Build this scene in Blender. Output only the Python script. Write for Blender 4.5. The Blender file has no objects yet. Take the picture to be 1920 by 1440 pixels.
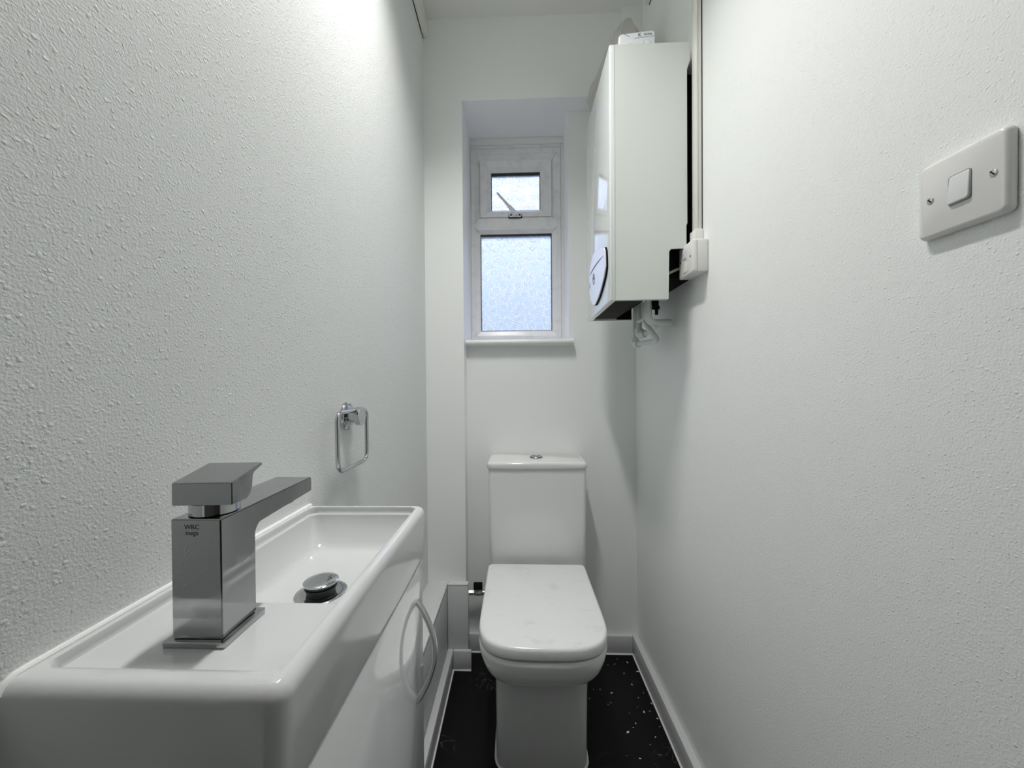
import bpy, bmesh, math, random
from mathutils import Vector, Matrix, noise

random.seed(7)
S = bpy.context.scene
COL = S.collection
PI = math.pi

# ------------------------------------------------------------------ camera
F = 721.0                                    # focal length in photo pixels (1920 wide)
CAM = Vector((0, 0, 1.05))
YAW, PITCH, ROLL = math.radians(1.9), -0.01, 0.008
ROT = (Matrix.Rotation(YAW, 3, 'Z') @ Matrix.Rotation(PI / 2 + PITCH, 3, 'X') @ Matrix.Rotation(-ROLL, 3, 'Z'))
SHX, SHY = 0.00724, 0.00594
cd = bpy.data.cameras.new('camera')
cd.sensor_width = 36.0
cd.lens = F / 1920 * 36
cd.shift_x, cd.shift_y = SHX, SHY
cd.clip_start = 0.02
cam = bpy.data.objects.new('camera', cd)
COL.objects.link(cam)
cam.matrix_world = Matrix.Translation(CAM) @ ROT.to_4x4()
S.camera = cam


def U(px, py, x=None, y=None, z=None):
    """photo pixel -> point on the plane x=, y= or z="""
    r = ROT @ Vector(((px - 960 + SHX * 1920) / F, -(py - 720 - SHY * 1920) / F, -1.0))
    i, v = (0, x) if x is not None else (1, y) if y is not None else (2, z)
    return CAM + r * ((v - CAM[i]) / r[i])


# ------------------------------------------------------------------ world, exposure
W = bpy.data.worlds.new('sky'); S.world = W
W.use_nodes = True
wn = W.node_tree; wn.nodes.clear()
wo = wn.nodes.new('ShaderNodeOutputWorld'); wb = wn.nodes.new('ShaderNodeBackground')
tc = wn.nodes.new('ShaderNodeTexCoord'); sx = wn.nodes.new('ShaderNodeSeparateXYZ')
wr = wn.nodes.new('ShaderNodeValToRGB')
wn.links.new(tc.outputs['Generated'], sx.inputs[0])
mr = wn.nodes.new('ShaderNodeMapRange'); mr.inputs[1].default_value = -1; mr.inputs[2].default_value = 1
wn.links.new(sx.outputs['Z'], mr.inputs[0]); wn.links.new(mr.outputs[0], wr.inputs[0])
el = wr.color_ramp.elements
el[0].position = 0.0; el[0].color = (.16, .17, .14, 1)
el[1].position = 1.0; el[1].color = (2.6, 2.75, 3.4, 1)
for p, c in ((.47, (.22, .24, .19, 1)), (.54, (.62, .69, .76, 1)), (.66, (.78, .87, 1.15, 1))):
    e = el.new(p); e.color = c
wb.inputs[1].default_value = 1.7
wn.links.new(wr.outputs[0], wb.inputs[0]); wn.links.new(wb.outputs[0], wo.inputs[0])

S.view_settings.view_transform = 'Standard'
S.view_settings.look = 'None'
S.view_settings.gamma = 1.0
S.view_settings.use_curve_mapping = False
S.view_settings.exposure = 0.0
S.cycles.max_bounces = 16; S.cycles.diffuse_bounces = 10; S.cycles.glossy_bounces = 6; S.cycles.transparent_max_bounces = 12
LAMP_STRENGTH = 4.0
LAMP_WATTS, LAMP_SPREAD = 7.1, 119
LAMP_POS = (-.10, .50, .84)       # x, near end, far end of the ceiling batten

# portal that only guides sampling of the sky through the window
pl = bpy.data.lights.new('window_portal', 'AREA'); pl.shape = 'RECTANGLE'
pl.size, pl.size_y = .40, .86; pl.cycles.is_portal = True
po = bpy.data.objects.new('window_portal', pl); COL.objects.link(po)
po.location = (0, 1.78, 1.67); po.rotation_euler = (-PI / 2, 0, 0)

# ------------------------------------------------------------------ room numbers
XL, XR = -.345, .465            # side walls
Y1, Y2, Y3 = 1.447, 1.52, 1.68  # projecting back wall, niche back wall, window frame
ZC, ZB = 2.427, 2.122           # ceiling, underside of beam
XS = -.200                      # edge of the projecting strip left of the niche
XW = .205                       # right reveal
ZSILL = 1.231


# ------------------------------------------------------------------ materials
def mat(name, col=(.8, .8, .8), rough=.5, metal=0., spec=.5, bump=None, coat=0., **kw):
    m = bpy.data.materials.new(name); m.use_nodes = True
    nt = m.node_tree; b = nt.nodes['Principled BSDF']
    b.inputs['Base Color'].default_value = (*col, 1)
    b.inputs['Roughness'].default_value = rough
    b.inputs['Metallic'].default_value = metal
    b.inputs['Specular IOR Level'].default_value = spec
    b.inputs['Coat Weight'].default_value = coat
    b.inputs['Coat Roughness'].default_value = .03
    if bump:
        sc, st, dist = bump
        n = nt.nodes.new('ShaderNodeTexNoise'); n.inputs['Scale'].default_value = sc; n.inputs['Detail'].default_value = 3
        t = nt.nodes.new('ShaderNodeTexCoord'); bp = nt.nodes.new('ShaderNodeBump')
        bp.inputs['Strength'].default_value = st; bp.inputs['Distance'].default_value = dist
        nt.links.new(t.outputs['Object'], n.inputs['Vector']); nt.links.new(n.outputs[0], bp.inputs['Height'])
        nt.links.new(bp.outputs[0], b.inputs['Normal'])
    return m


def N(nt, t, **kw):
    n = nt.nodes.new(t)
    for k, v in kw.items(): setattr(n, k, v)
    return n


def MA(nt, op, a, b=None, c=None):
    n = nt.nodes.new('ShaderNodeMath'); n.operation = op
    for i, v in enumerate((a, b, c)):
        if v is None: continue
        if isinstance(v, (int, float)): n.inputs[i].default_value = v
        else: nt.links.new(v, n.inputs[i])
    return n.outputs[0]


def mottled(m, sc, c1, c2, lo=.35, hi=.65, detail=4):
    nt = m.node_tree; b = nt.nodes['Principled BSDF']
    t = N(nt, 'ShaderNodeTexCoord'); n = N(nt, 'ShaderNodeTexNoise')
    n.inputs['Scale'].default_value = sc; n.inputs['Detail'].default_value = detail
    r = N(nt, 'ShaderNodeValToRGB')
    r.color_ramp.elements[0].position = lo; r.color_ramp.elements[0].color = (*c1, 1)
    r.color_ramp.elements[1].position = hi; r.color_ramp.elements[1].color = (*c2, 1)
    nt.links.new(t.outputs['Object'], n.inputs['Vector']); nt.links.new(n.outputs[0], r.inputs[0])
    nt.links.new(r.outputs[0], b.inputs['Base Color'])
    return m


def wall_paint(name, strength, col=(.86, .875, .865)):
    """emulsion over old stippled paint: fine orange peel plus scattered blobs"""
    m = mat(name, col, .62, spec=.3)
    nt = m.node_tree; b = nt.nodes['Principled BSDF']
    t = N(nt, 'ShaderNodeTexCoord')
    n1 = N(nt, 'ShaderNodeTexNoise'); n1.inputs['Scale'].default_value = 420; n1.inputs['Detail'].default_value = 2
    nd = N(nt, 'ShaderNodeTexNoise'); nd.inputs['Scale'].default_value = 200
    off = N(nt, 'ShaderNodeVectorMath'); off.operation = 'MULTIPLY_ADD'
    off.inputs[1].default_value = (.004, .004, .004)
    for n in (n1, nd): nt.links.new(t.outputs['Object'], n.inputs['Vector'])
    nt.links.new(nd.outputs['Color'], off.inputs[0]); nt.links.new(t.outputs['Object'], off.inputs[2])
    h = MA(nt, 'MULTIPLY', n1.outputs[0], .9)
    for sc_, amp in ((300, .75), (170, .85)):
        v = N(nt, 'ShaderNodeTexVoronoi'); v.feature = 'F1'; v.inputs['Scale'].default_value = sc_
        nt.links.new(off.outputs[0], v.inputs['Vector'])
        rnd = N(nt, 'ShaderNodeSeparateColor'); nt.links.new(v.outputs['Color'], rnd.inputs[0])
        size = MA(nt, 'MULTIPLY_ADD', rnd.outputs[0], .34, .10)
        k = MA(nt, 'DIVIDE', v.outputs['Distance'], size)
        dome = MA(nt, 'MAXIMUM', MA(nt, 'SUBTRACT', 1., MA(nt, 'MULTIPLY', k, k)), 0.)
        gate = N(nt, 'ShaderNodeMapRange'); gate.inputs[1].default_value = .45 if sc_ < 200 else .1; gate.inputs[2].default_value = .9
        nt.links.new(rnd.outputs[1], gate.inputs[0])
        h = MA(nt, 'ADD', h, MA(nt, 'MULTIPLY', MA(nt, 'MULTIPLY', dome, gate.outputs[0]), amp))
    bp = N(nt, 'ShaderNodeBump'); bp.inputs['Strength'].default_value = strength; bp.inputs['Distance'].default_value = .0008
    nt.links.new(h, bp.inputs['Height']); nt.links.new(bp.outputs[0], b.inputs['Normal'])
    return m


M = {}
M['wall'] = wall_paint('white_stippled_emulsion_shaded', .85, (.755, .77, .76))  # darkened copy: the left wall's dimmer light is put into the paint
M['wall_r'] = wall_paint('white_stippled_emulsion_lit', .7, (.865, .88, .87))  # lighter copy: the right wall's stronger light is put into the paint
M['wall_smooth'] = wall_paint('white_emulsion', .12)
M['ceiling'] = mat('ceiling_white', (.80, .80, .785), .7, spec=.2, bump=(220, .1, .001))
M['gloss'] = mat('white_gloss_paint', (.80, .80, .79), .32, bump=(60, .12, .001))
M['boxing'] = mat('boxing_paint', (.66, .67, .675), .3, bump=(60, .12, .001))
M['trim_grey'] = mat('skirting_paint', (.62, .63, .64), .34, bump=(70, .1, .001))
M['sealant'] = mat('white_sealant', (.86, .86, .85), .35)
M['hall'] = mat('hall_wall', (.35, .33, .31), .8)
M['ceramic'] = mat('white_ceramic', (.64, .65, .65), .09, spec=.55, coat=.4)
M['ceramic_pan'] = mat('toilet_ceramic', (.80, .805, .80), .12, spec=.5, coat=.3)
M['lid'] = mottled(mat('toilet_lid_plastic', (.86, .87, .88), .2, spec=.5), 16, (.72, .72, .715), (.79, .80, .80), .30, .42, 8)
M['chrome'] = mat('chrome', (.55, .56, .57), .07, metal=1.)
M['chrome_smear'] = mat('water_marked_chrome', (.43, .435, .44), .12, metal=1.)
nt = M['chrome_smear'].node_tree
_t = N(nt, 'ShaderNodeTexCoord'); _n = N(nt, 'ShaderNodeTexNoise'); _n.inputs['Scale'].default_value = 60; _n.inputs['Detail'].default_value = 5
_r = N(nt, 'ShaderNodeMapRange'); _r.inputs[1].default_value = .45; _r.inputs[2].default_value = .75; _r.inputs[3].default_value = .06; _r.inputs[4].default_value = .28
nt.links.new(_t.outputs['Object'], _n.inputs['Vector']); nt.links.new(_n.outputs[0], _r.inputs[0])
nt.links.new(_r.outputs[0], nt.nodes['Principled BSDF'].inputs['Roughness'])
M['dark_chrome'] = mat('dull_chrome', (.30, .31, .32), .2, metal=1.)
M['satin'] = mat('satin_chrome', (.55, .56, .56), .28, metal=1.)
M['rubber'] = mat('black_rubber', (.012, .012, .013), .45)
M['black'] = mat('black_plastic', (.012, .012, .013), .8, spec=.06)
M['door_gloss'] = mat('white_gloss_door', (.80, .81, .82), .06, spec=.6, coat=.5)
M['carcass'] = mat('white_melamine', (.78, .78, .78), .3)
M['upvc'] = mottled(mat('white_upvc', (.80, .80, .81), .28), 25, (.74, .735, .73), (.82, .82, .83), .3, .5, 6)
M['boiler_side'] = mat('boiler_casing', (.70, .735, .70), .3, spec=.45)
M['boiler_front'] = mat('boiler_front_gloss', (.80, .83, .82), .06, spec=.6, coat=.6)
M['cover'] = mat('boiler_control_cover', (.80, .81, .88), .12)  # bluish tint puts the window's reflection into the base colour
M['print'] = mat('dark_print', (.05, .055, .07), .4)
M['grey_print'] = mat('grey_print', (.30, .31, .34), .5)
M['electrical'] = mat('white_moulded_plastic', (.80, .795, .78), .25)
M['rocker'] = mat('switch_rocker_white', (.74, .76, .75), .2)
M['trunk'] = mat('trunking_plastic', (.80, .79, .74), .32)
M['pipe'] = mat('painted_pipe', (.70, .75, .73), .4, bump=(90, .15, .001))
M['brass'] = mat('dull_metal', (.30, .26, .24), .4, metal=.8)
M['cable'] = mat('beige_cable', (.55, .50, .38), .5)
M['alarm'] = mat('alarm_plastic', (.84, .87, .90), .2)
M['flake'] = mat('paint_flake', (.72, .71, .68), .7)
M['tray'] = mat('dark_tray', (.035, .033, .03), .7, spec=.08)

# polythene wrap
m = mat('polythene_wrap', (.60, .585, .55), .3); M['poly'] = m
m.node_tree.nodes['Principled BSDF'].inputs['Transmission Weight'].default_value = .15

# floor: black vinyl with faint marbling, scratches and dust
m = mat('black_vinyl_floor', (.004, .004, .004), .42, spec=.2); M['floor'] = m
nt = m.node_tree; b = nt.nodes['Principled BSDF']
t = N(nt, 'ShaderNodeTexCoord')
w1 = N(nt, 'ShaderNodeTexNoise'); w1.inputs['Scale'].default_value = 9; w1.inputs['Detail'].default_value = 8; w1.inputs['Distortion'].default_value = 1.5
nt.links.new(t.outputs['Object'], w1.inputs['Vector'])
vein = MA(nt, 'ABSOLUTE', MA(nt, 'SUBTRACT', w1.outputs[0], .5))
vein = MA(nt, 'MAXIMUM', MA(nt, 'SUBTRACT', 1., MA(nt, 'MULTIPLY', vein, 160.)), 0.)
w2 = N(nt, 'ShaderNodeTexNoise'); w2.inputs['Scale'].default_value = 5; nt.links.new(t.outputs['Object'], w2.inputs['Vector'])
g = N(nt, 'ShaderNodeMapRange'); g.inputs[1].default_value = .52; g.inputs[2].default_value = .66
nt.links.new(w2.outputs[0], g.inputs[0])
vein = MA(nt, 'MULTIPLY', vein, g.outputs[0])
w3 = N(nt, 'ShaderNodeTexNoise'); w3.inputs['Scale'].default_value = 260; w3.inputs['Detail'].default_value = 3
nt.links.new(t.outputs['Object'], w3.inputs['Vector'])
dust = N(nt, 'ShaderNodeMapRange'); dust.inputs[1].default_value = .66; dust.inputs[2].default_value = .8
nt.links.new(w3.outputs[0], dust.inputs[0])
dd = MA(nt, 'ADD', MA(nt, 'MULTIPLY', vein, .55), MA(nt, 'MULTIPLY', dust.outputs[0], .10))
mx = N(nt, 'ShaderNodeMix'); mx.data_type = 'RGBA'
mx.inputs[6].default_value = (.003, .003, .0031, 1); mx.inputs[7].default_value = (.22, .21, .20, 1)
nt.links.new(dd, mx.inputs[0]); nt.links.new(mx.outputs[2], b.inputs['Base Color'])

# obscured window glass with pressed flower fans
m = bpy.data.materials.new('flower_pattern_glass'); m.use_nodes = True; M['glass'] = m
nt = m.node_tree; nt.nodes.clear()
out = N(nt, 'ShaderNodeOutputMaterial')
t = N(nt, 'ShaderNodeTexCoord'); sp = N(nt, 'ShaderNodeSeparateXYZ'); nt.links.new(t.outputs['Object'], sp.inputs[0])


def petals(scale, npet, off, ph):
    cb = N(nt, 'ShaderNodeCombineXYZ')
    nt.links.new(MA(nt, 'ADD', MA(nt, 'MULTIPLY', sp.outputs[0], scale), off), cb.inputs[0])
    nt.links.new(MA(nt, 'ADD', MA(nt, 'MULTIPLY', sp.outputs[2], scale), off * 1.7), cb.inputs[1])
    v = N(nt, 'ShaderNodeTexVoronoi'); v.voronoi_dimensions = '2D'; v.feature = 'F1'
    v.inputs['Scale'].default_value = 1.0; v.inputs['Randomness'].default_value = .75
    nt.links.new(cb.outputs[0], v.inputs['Vector'])
    d = N(nt, 'ShaderNodeVectorMath'); d.operation = 'SUBTRACT'
    nt.links.new(cb.outputs[0], d.inputs[0]); nt.links.new(v.outputs['Position'], d.inputs[1])
    s2 = N(nt, 'ShaderNodeSeparateXYZ'); nt.links.new(d.outputs[0], s2.inputs[0])
    ang = MA(nt, 'ARCTAN2', s2.outputs[1], s2.outputs[0])
    ray = MA(nt, 'SINE', MA(nt, 'ADD', MA(nt, 'MULTIPLY', ang, npet), ph))
    ray = MA(nt, 'MAXIMUM', MA(nt, 'MULTIPLY_ADD', ray, .9, .1), 0.)
    r = v.outputs['Distance']
    a1 = N(nt, 'ShaderNodeMapRange'); a1.interpolation_type = 'SMOOTHSTEP'; a1.inputs[1].default_value = .10; a1.inputs[2].default_value = .22
    a2 = N(nt, 'ShaderNodeMapRange'); a2.interpolation_type = 'SMOOTHSTEP'; a2.inputs[1].default_value = .50; a2.inputs[2].default_value = .36
    nt.links.new(r, a1.inputs[0]); nt.links.new(r, a2.inputs[0])
    return MA(nt, 'MULTIPLY', ray, MA(nt, 'MULTIPLY', a1.outputs[0], a2.outputs[0]))


h = MA(nt, 'MAXIMUM', petals(17, 15, 3.1, 0.), MA(nt, "MULTIPLY", petals(21, 13, 11.7, 1.), .8))
nz = N(nt, 'ShaderNodeTexNoise'); nz.inputs['Scale'].default_value = 120; nt.links.new(t.outputs['Object'], nz.inputs['Vector'])
hh = MA(nt, 'ADD', h, MA(nt, 'MULTIPLY', nz.outputs[0], .25))
bp = N(nt, 'ShaderNodeBump'); bp.inputs['Strength'].default_value = 1.0; bp.inputs['Distance'].default_value = .0035
nt.links.new(hh, bp.inputs['Height'])
rf = N(nt, 'ShaderNodeBsdfRefraction'); rf.inputs['Roughness'].default_value = .12; rf.inputs['IOR'].default_value = 1.45
rf.inputs['Color'].default_value = (.93, .96, 1, 1)
nt.links.new(bp.outputs[0], rf.inputs['Normal'])
tr = N(nt, 'ShaderNodeBsdfTransparent')
cr = N(nt, 'ShaderNodeMix'); cr.data_type = 'RGBA'
cr.inputs[6].default_value = (.60, .66, .78, 1); cr.inputs[7].default_value = (1, 1, 1, 1)
nt.links.new(h, cr.inputs[0]); nt.links.new(cr.outputs[2], tr.inputs['Color'])
mxs = N(nt, 'ShaderNodeMixShader'); mxs.inputs[0].default_value = .45
nt.links.new(tr.outputs[0], mxs.inputs[1]); nt.links.new(rf.outputs[0], mxs.inputs[2])
gl = N(nt, 'ShaderNodeBsdfGlossy'); gl.inputs['Roughness'].default_value = .12
nt.links.new(bp.outputs[0], gl.inputs['Normal'])
mx2 = N(nt, 'ShaderNodeMixShader'); mx2.inputs[0].default_value = .05
nt.links.new(mxs.outputs[0], mx2.inputs[1]); nt.links.new(gl.outputs[0], mx2.inputs[2])
nt.links.new(mx2.outputs[0], out.inputs['Surface'])

m = bpy.data.materials.new('lamp_diffuser'); m.use_nodes = True; M['lamp'] = m
pb = m.node_tree.nodes['Principled BSDF']
pb.inputs['Base Color'].default_value = (.9, .9, .88, 1)
pb.inputs['Emission Color'].default_value = (1.0, .985, .955, 1); pb.inputs['Emission Strength'].default_value = LAMP_STRENGTH


# ------------------------------------------------------------------ mesh helpers
def link(name, me, material, parent=None, smooth=35):
    if material is not None: me.materials.append(M[material] if isinstance(material, str) else material)
    if smooth:
        for p in me.polygons: p.use_smooth = True
        me.set_sharp_from_angle(angle=math.radians(smooth))
    o = bpy.data.objects.new(name, me); COL.objects.link(o)
    if parent: o.parent = parent
    return o


def fin(name, bm, material, parent=None, smooth=35):
    bmesh.ops.recalc_face_normals(bm, faces=bm.faces)
    me = bpy.data.meshes.new(name); bm.to_mesh(me); bm.free()
    return link(name, me, material, parent, smooth)


def tag(o, label, cat=None, group=None, kind=None):
    o['label'] = label
    if cat: o['category'] = cat
    if group: o['group'] = group
    if kind: o['kind'] = kind
    return o


def thing(name, label, cat, loc=(0, 0, 0), group=None, kind=None):
    o = bpy.data.objects.new(name, None); COL.objects.link(o); o.empty_display_size = .05
    o.location = loc
    return tag(o, label, cat, group, kind)


def place(o, parent):
    """parent world-space geometry to a thing whose empty is not at the origin"""
    o.parent = parent
    o.matrix_parent_inverse = Matrix.Translation(parent.location).inverted() if parent.parent is None and parent.type == 'EMPTY' else Matrix()
    return o


def bbox(bm, x0, x1, y0, y1, z0, z1, bev=0., seg=2):
    r = bmesh.ops.create_cube(bm, size=1.)
    vs = r['verts']
    for v in vs:
        v.co = Vector(((x0 + x1) / 2 + v.co.x * (x1 - x0), (y0 + y1) / 2 + v.co.y * (y1 - y0), (z0 + z1) / 2 + v.co.z * (z1 - z0)))
    if bev:
        es = list({e for v in vs for e in v.link_edges})
        bmesh.ops.bevel(bm, geom=es, offset=bev, segments=seg, affect='EDGES', profile=.5)
    return bm


def box(name, x0, x1, y0, y1, z0, z1, material, parent=None, bev=0., seg=2):
    o = fin(name, bbox(bmesh.new(), x0, x1, y0, y1, z0, z1, bev, seg), material)
    return place(o, parent) if parent else o


def loft(bm, loops, cap0=True, cap1=True, closed=True):
    """loops: lists of points of equal count"""
    rows = [[bm.verts.new(p) for p in L] for L in loops]
    n = len(rows[0])
    for a, b_ in zip(rows, rows[1:]):
        for i in range(n if closed else n - 1):
            j = (i + 1) % n
            bm.faces.new((a[i], a[j], b_[j], b_[i]))
    if cap0: bm.faces.new(rows[0][::-1])
    if cap1: bm.faces.new(rows[-1])
    return bm


def rrect(x0, x1, y0, y1, z, r, k=6, rl=None):
    """rounded rectangle loop in the XY plane"""
    pts = []
    q_ = r if rl is None else rl
    for cx, cy, a0, r in ((x1 - r, y1 - r, 0, r), (x0 + q_, y1 - q_, 90, q_), (x0 + q_, y0 + q_, 180, q_), (x1 - r, y0 + r, 270, r)):
        for i in range(k + 1):
            a = math.radians(a0 + 90 * i / k)
            pts.append(Vector((cx + r * math.cos(a), cy + r * math.sin(a), z)))
    return pts


def rplate(bm, w, h, d, r, k=5, edge=0., dome=0., face='-X'):
    """rounded plate lying in local UV with thickness d, soft front edge; mapped by face"""
    loops = [rrect(-w / 2, w / 2, -h / 2, h / 2, 0, r, k)]
    if edge:
        for i in range(4):
            a = PI / 2 * i / 3
            q = edge * (1 - math.cos(a)); 
            loops.append(rrect(-w / 2 + q, w / 2 - q, -h / 2 + q, h / 2 - q, d - edge + edge * math.sin(a), max(r - q, .0004), k))
    else:
        loops.append(rrect(-w / 2, w / 2, -h / 2, h / 2, d, r, k))
    loft(bm, loops)
    return bm


def cyl_loops(c, axis, rads, n=32):
    """rads: list of (distance along axis, radius)"""
    axis = Vector(axis).normalized()
    u = axis.orthogonal().normalized(); v = axis.cross(u)
    return [[Vector(c) + axis * t + (u * math.cos(2 * PI * i / n) + v * math.sin(2 * PI * i / n)) * r for i in range(n)] for t, r in rads]


def lathe(bm, c, axis, rads, n=32):
    return loft(bm, cyl_loops(c, axis, rads, n))


def round_path(pts, r, k=5):
    P = [Vector(p) for p in pts]; res = [P[0]]
    for a, b_, c in zip(P, P[1:], P[2:]):
        d1 = (a - b_); d2 = (c - b_)
        q = min(r, d1.length * .48, d2.length * .48)
        p1 = b_ + d1.normalized() * q; p2 = b_ + d2.normalized() * q
        for i in range(k + 1):
            t = i / k
            res.append(p1 * (1 - t) ** 2 + b_ * 2 * t * (1 - t) + p2 * t * t)
    res.append(P[-1]); return res


def tube(bm, pts, rad, n=14, closed=False):
    P = [Vector(p) for p in pts]
    m_ = len(P); rows = []
    nrm = None
    for i in range(m_):
        t = (P[(i + 1) % m_] - P[i - 1]) if closed else (P[min(i + 1, m_ - 1)] - P[max(i - 1, 0)])
        t.normalize()
        if nrm is None: nrm = t.orthogonal().normalized()
        nrm = (nrm - t * nrm.dot(t)).normalized()
        bn = t.cross(nrm)
        rows.append([P[i] + (nrm * math.cos(2 * PI * j / n) + bn * math.sin(2 * PI * j / n)) * rad for j in range(n)])
    if closed: rows.append(rows[0]) 
    loft(bm, rows, not closed, not closed)
    if closed: bmesh.ops.remove_doubles(bm, verts=bm.verts, dist=1e-6)
    return bm


def prism(bm, pts, d):
    """pts: planar list of 3D points, extruded by vector d"""
    d = Vector(d)
    return loft(bm, [[Vector(p) for p in pts], [Vector(p) + d for p in pts]])


def text(name, s, size, mw, material, parent, depth=.0002, align='CENTER'):
    cu = bpy.data.curves.new(name, 'FONT'); cu.body = s; cu.size = size; cu.align_x = align; cu.align_y = 'CENTER'; cu.extrude = depth
    to = bpy.data.objects.new(name, cu); COL.objects.link(to)
    dg = bpy.context.evaluated_depsgraph_get()
    me = bpy.data.meshes.new_from_object(to.evaluated_get(dg))
    bpy.data.objects.remove(to)
    me.transform(mw)
    return place(link(name, me, material, None, 0), parent)


# ================================================================== SETTING
# floor, ceiling
o = box('floor', XL - .05, XR + .05, -.10, Y2 + .05, -.05, 0, 'floor'); tag(o, 'black vinyl floor with scratches and white paint specks', kind='structure')
o = box('ceiling', XL - .05, XR + .05, -.10, Y2 + .05, ZC, ZC + .05, 'ceiling'); tag(o, 'plain white ceiling', kind='structure')
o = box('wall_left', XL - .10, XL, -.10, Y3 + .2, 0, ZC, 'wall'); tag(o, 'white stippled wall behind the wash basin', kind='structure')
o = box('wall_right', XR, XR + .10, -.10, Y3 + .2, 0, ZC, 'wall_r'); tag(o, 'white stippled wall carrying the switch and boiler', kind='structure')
# back wall: niche wall with window opening, projecting strip on the left, beam above, pillar top right
bm = bmesh.new()
bbox(bm, XL, XS, Y1, Y3 + .12, 0, ZC)                 # strip, full height
bbox(bm, XS, XR, Y1, Y3 + .12, ZB, ZC)                # beam
bbox(bm, XS, XR, Y2, Y3 + .12, 0, ZSILL - .02)        # wall below window
bbox(bm, XW, XR, Y2, Y3 + .12, ZSILL - .02, ZB)       # wall right of window
bbox(bm, .394, XR, 1.424, Y1, ZB, ZC)                 # pillar
o = fin('wall_back', bm, 'wall_smooth', None, 0)
M['reveal'] = mat('reveal_daylight_tint', (.91, .91, .935), .4, bump=(60, .1, .001)); o.data.materials.append(M['reveal'])  # whiter, bluish copy paints the window's glow onto the reveal faces
for f in o.data.polygons:
    c, n = f.center, f.normal
    if (abs(n.x) > .9 and Y1 - .01 < c.y and XS - .01 < c.x < XW + .01) or (n.z < -.9 and abs(c.z - ZB) < .001): f.material_index = 1
tag(o, 'white back wall with window recess and projecting strip', kind='structure')
# doorway behind the camera and the dark hall beyond
bm = bmesh.new()
bbox(bm, XL, -.30, -.10, -.02, 0, ZC); bbox(bm, .42, XR, -.10, -.02, 0, ZC); bbox(bm, -.30, .42, -.10, -.02, 2.02, ZC)
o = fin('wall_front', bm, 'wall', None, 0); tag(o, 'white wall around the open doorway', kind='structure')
bm = bmesh.new()
for b6 in ((-.85, .95, -1.45, -1.40, -.05, 2.45), (-.90, -.85, -1.45, -.10, -.05, 2.45), (.95, 1.0, -1.45, -.10, -.05, 2.45),
           (-.85, XL - .10, -.12, -.08, 0, 2.45), (XR + .10, .95, -.12, -.08, 0, 2.45), (-.9, 1.0, -1.45, -.10, 2.43, 2.48), (-.9, 1.0, -1.45, -.10, -.06, -.01)):
    bbox(bm, *b6)
o = fin('wall_hall', bm, 'hall', None, 0); tag(o, 'unlit hall walls beyond the doorway', kind='structure')

# skirting boards
SK = .072


def skirt(bm, x0, x1, y0, y1):
    bbox(bm, x0, x1, y0, y1, .002, SK, .003, 2)


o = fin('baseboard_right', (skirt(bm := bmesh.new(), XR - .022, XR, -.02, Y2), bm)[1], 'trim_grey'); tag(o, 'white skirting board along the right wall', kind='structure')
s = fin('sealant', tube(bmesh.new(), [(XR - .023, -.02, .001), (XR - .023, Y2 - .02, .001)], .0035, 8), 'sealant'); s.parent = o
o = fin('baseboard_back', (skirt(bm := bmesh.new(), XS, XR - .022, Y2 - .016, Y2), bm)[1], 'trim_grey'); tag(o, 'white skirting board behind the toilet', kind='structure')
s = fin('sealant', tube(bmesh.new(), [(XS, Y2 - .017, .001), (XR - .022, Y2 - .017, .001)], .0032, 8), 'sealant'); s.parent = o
XB = -.267                                             # face of the pipe boxing
bm = bmesh.new(); skirt(bm, XB, XB + .022, .62, 1.42)
o = fin('baseboard_left', bm, 'trim_grey'); tag(o, 'white skirting board along the low pipe boxing', kind='structure')
s = fin('sealant', tube(bmesh.new(), [(XB + .023, .62, .001), (XB + .023, 1.404, .001), (-.178, 1.404, .001)], .0032, 8), 'sealant'); s.parent = o
bm = bmesh.new(); skirt(bm, XB + .022, -.178, 1.405, 1.42)
s = fin('end_return', bm, 'trim_grey'); s.parent = o

# low pipe boxing along the left wall
BZ = .312
t = thing('pipe_boxing', 'low white boxing hiding pipes along the left wall beside the toilet', 'boxing', (XL, 1.0, 0))
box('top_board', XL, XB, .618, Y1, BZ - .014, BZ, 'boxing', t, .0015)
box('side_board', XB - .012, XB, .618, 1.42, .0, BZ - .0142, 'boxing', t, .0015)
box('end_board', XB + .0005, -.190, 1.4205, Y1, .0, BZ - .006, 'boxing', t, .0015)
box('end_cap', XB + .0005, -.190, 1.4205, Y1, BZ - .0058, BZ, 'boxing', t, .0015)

# ------------------------------------------------------------------ window
win = thing('window_1', 'small white plastic window with patterned glass in a deep recess', None, (0, Y3, ZSILL), kind='structure')


def mitred(name, rect, widths, side, prof, parent, material='upvc', gap=.0004):
    """one mitred bar; widths = (left, right, bottom, top); prof = (fraction of width, y)"""
    x0, x1, z0, z1 = rect; wl_, wr_, wb_, wt_ = widths
    A, B = [], []
    for f, y in prof:
        xa, xb, za, zb = x0 + f * wl_, x1 - f * wr_, z0 + f * wb_, z1 - f * wt_
        if side == 'top': a, b_ = (xa + gap, y, zb), (xb - gap, y, zb)
        elif side == 'bottom': a, b_ = (xa + gap, y, za), (xb - gap, y, za)
        elif side == 'left': a, b_ = (xa, y, za + gap), (xa, y, zb - gap)
        else: a, b_ = (xb, y, za + gap), (xb, y, zb - gap)
        A.append(a); B.append(b_)
    o = fin(name, loft(bmesh.new(), [A, B]), material, None, 25)
    return place(o, parent)


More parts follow.
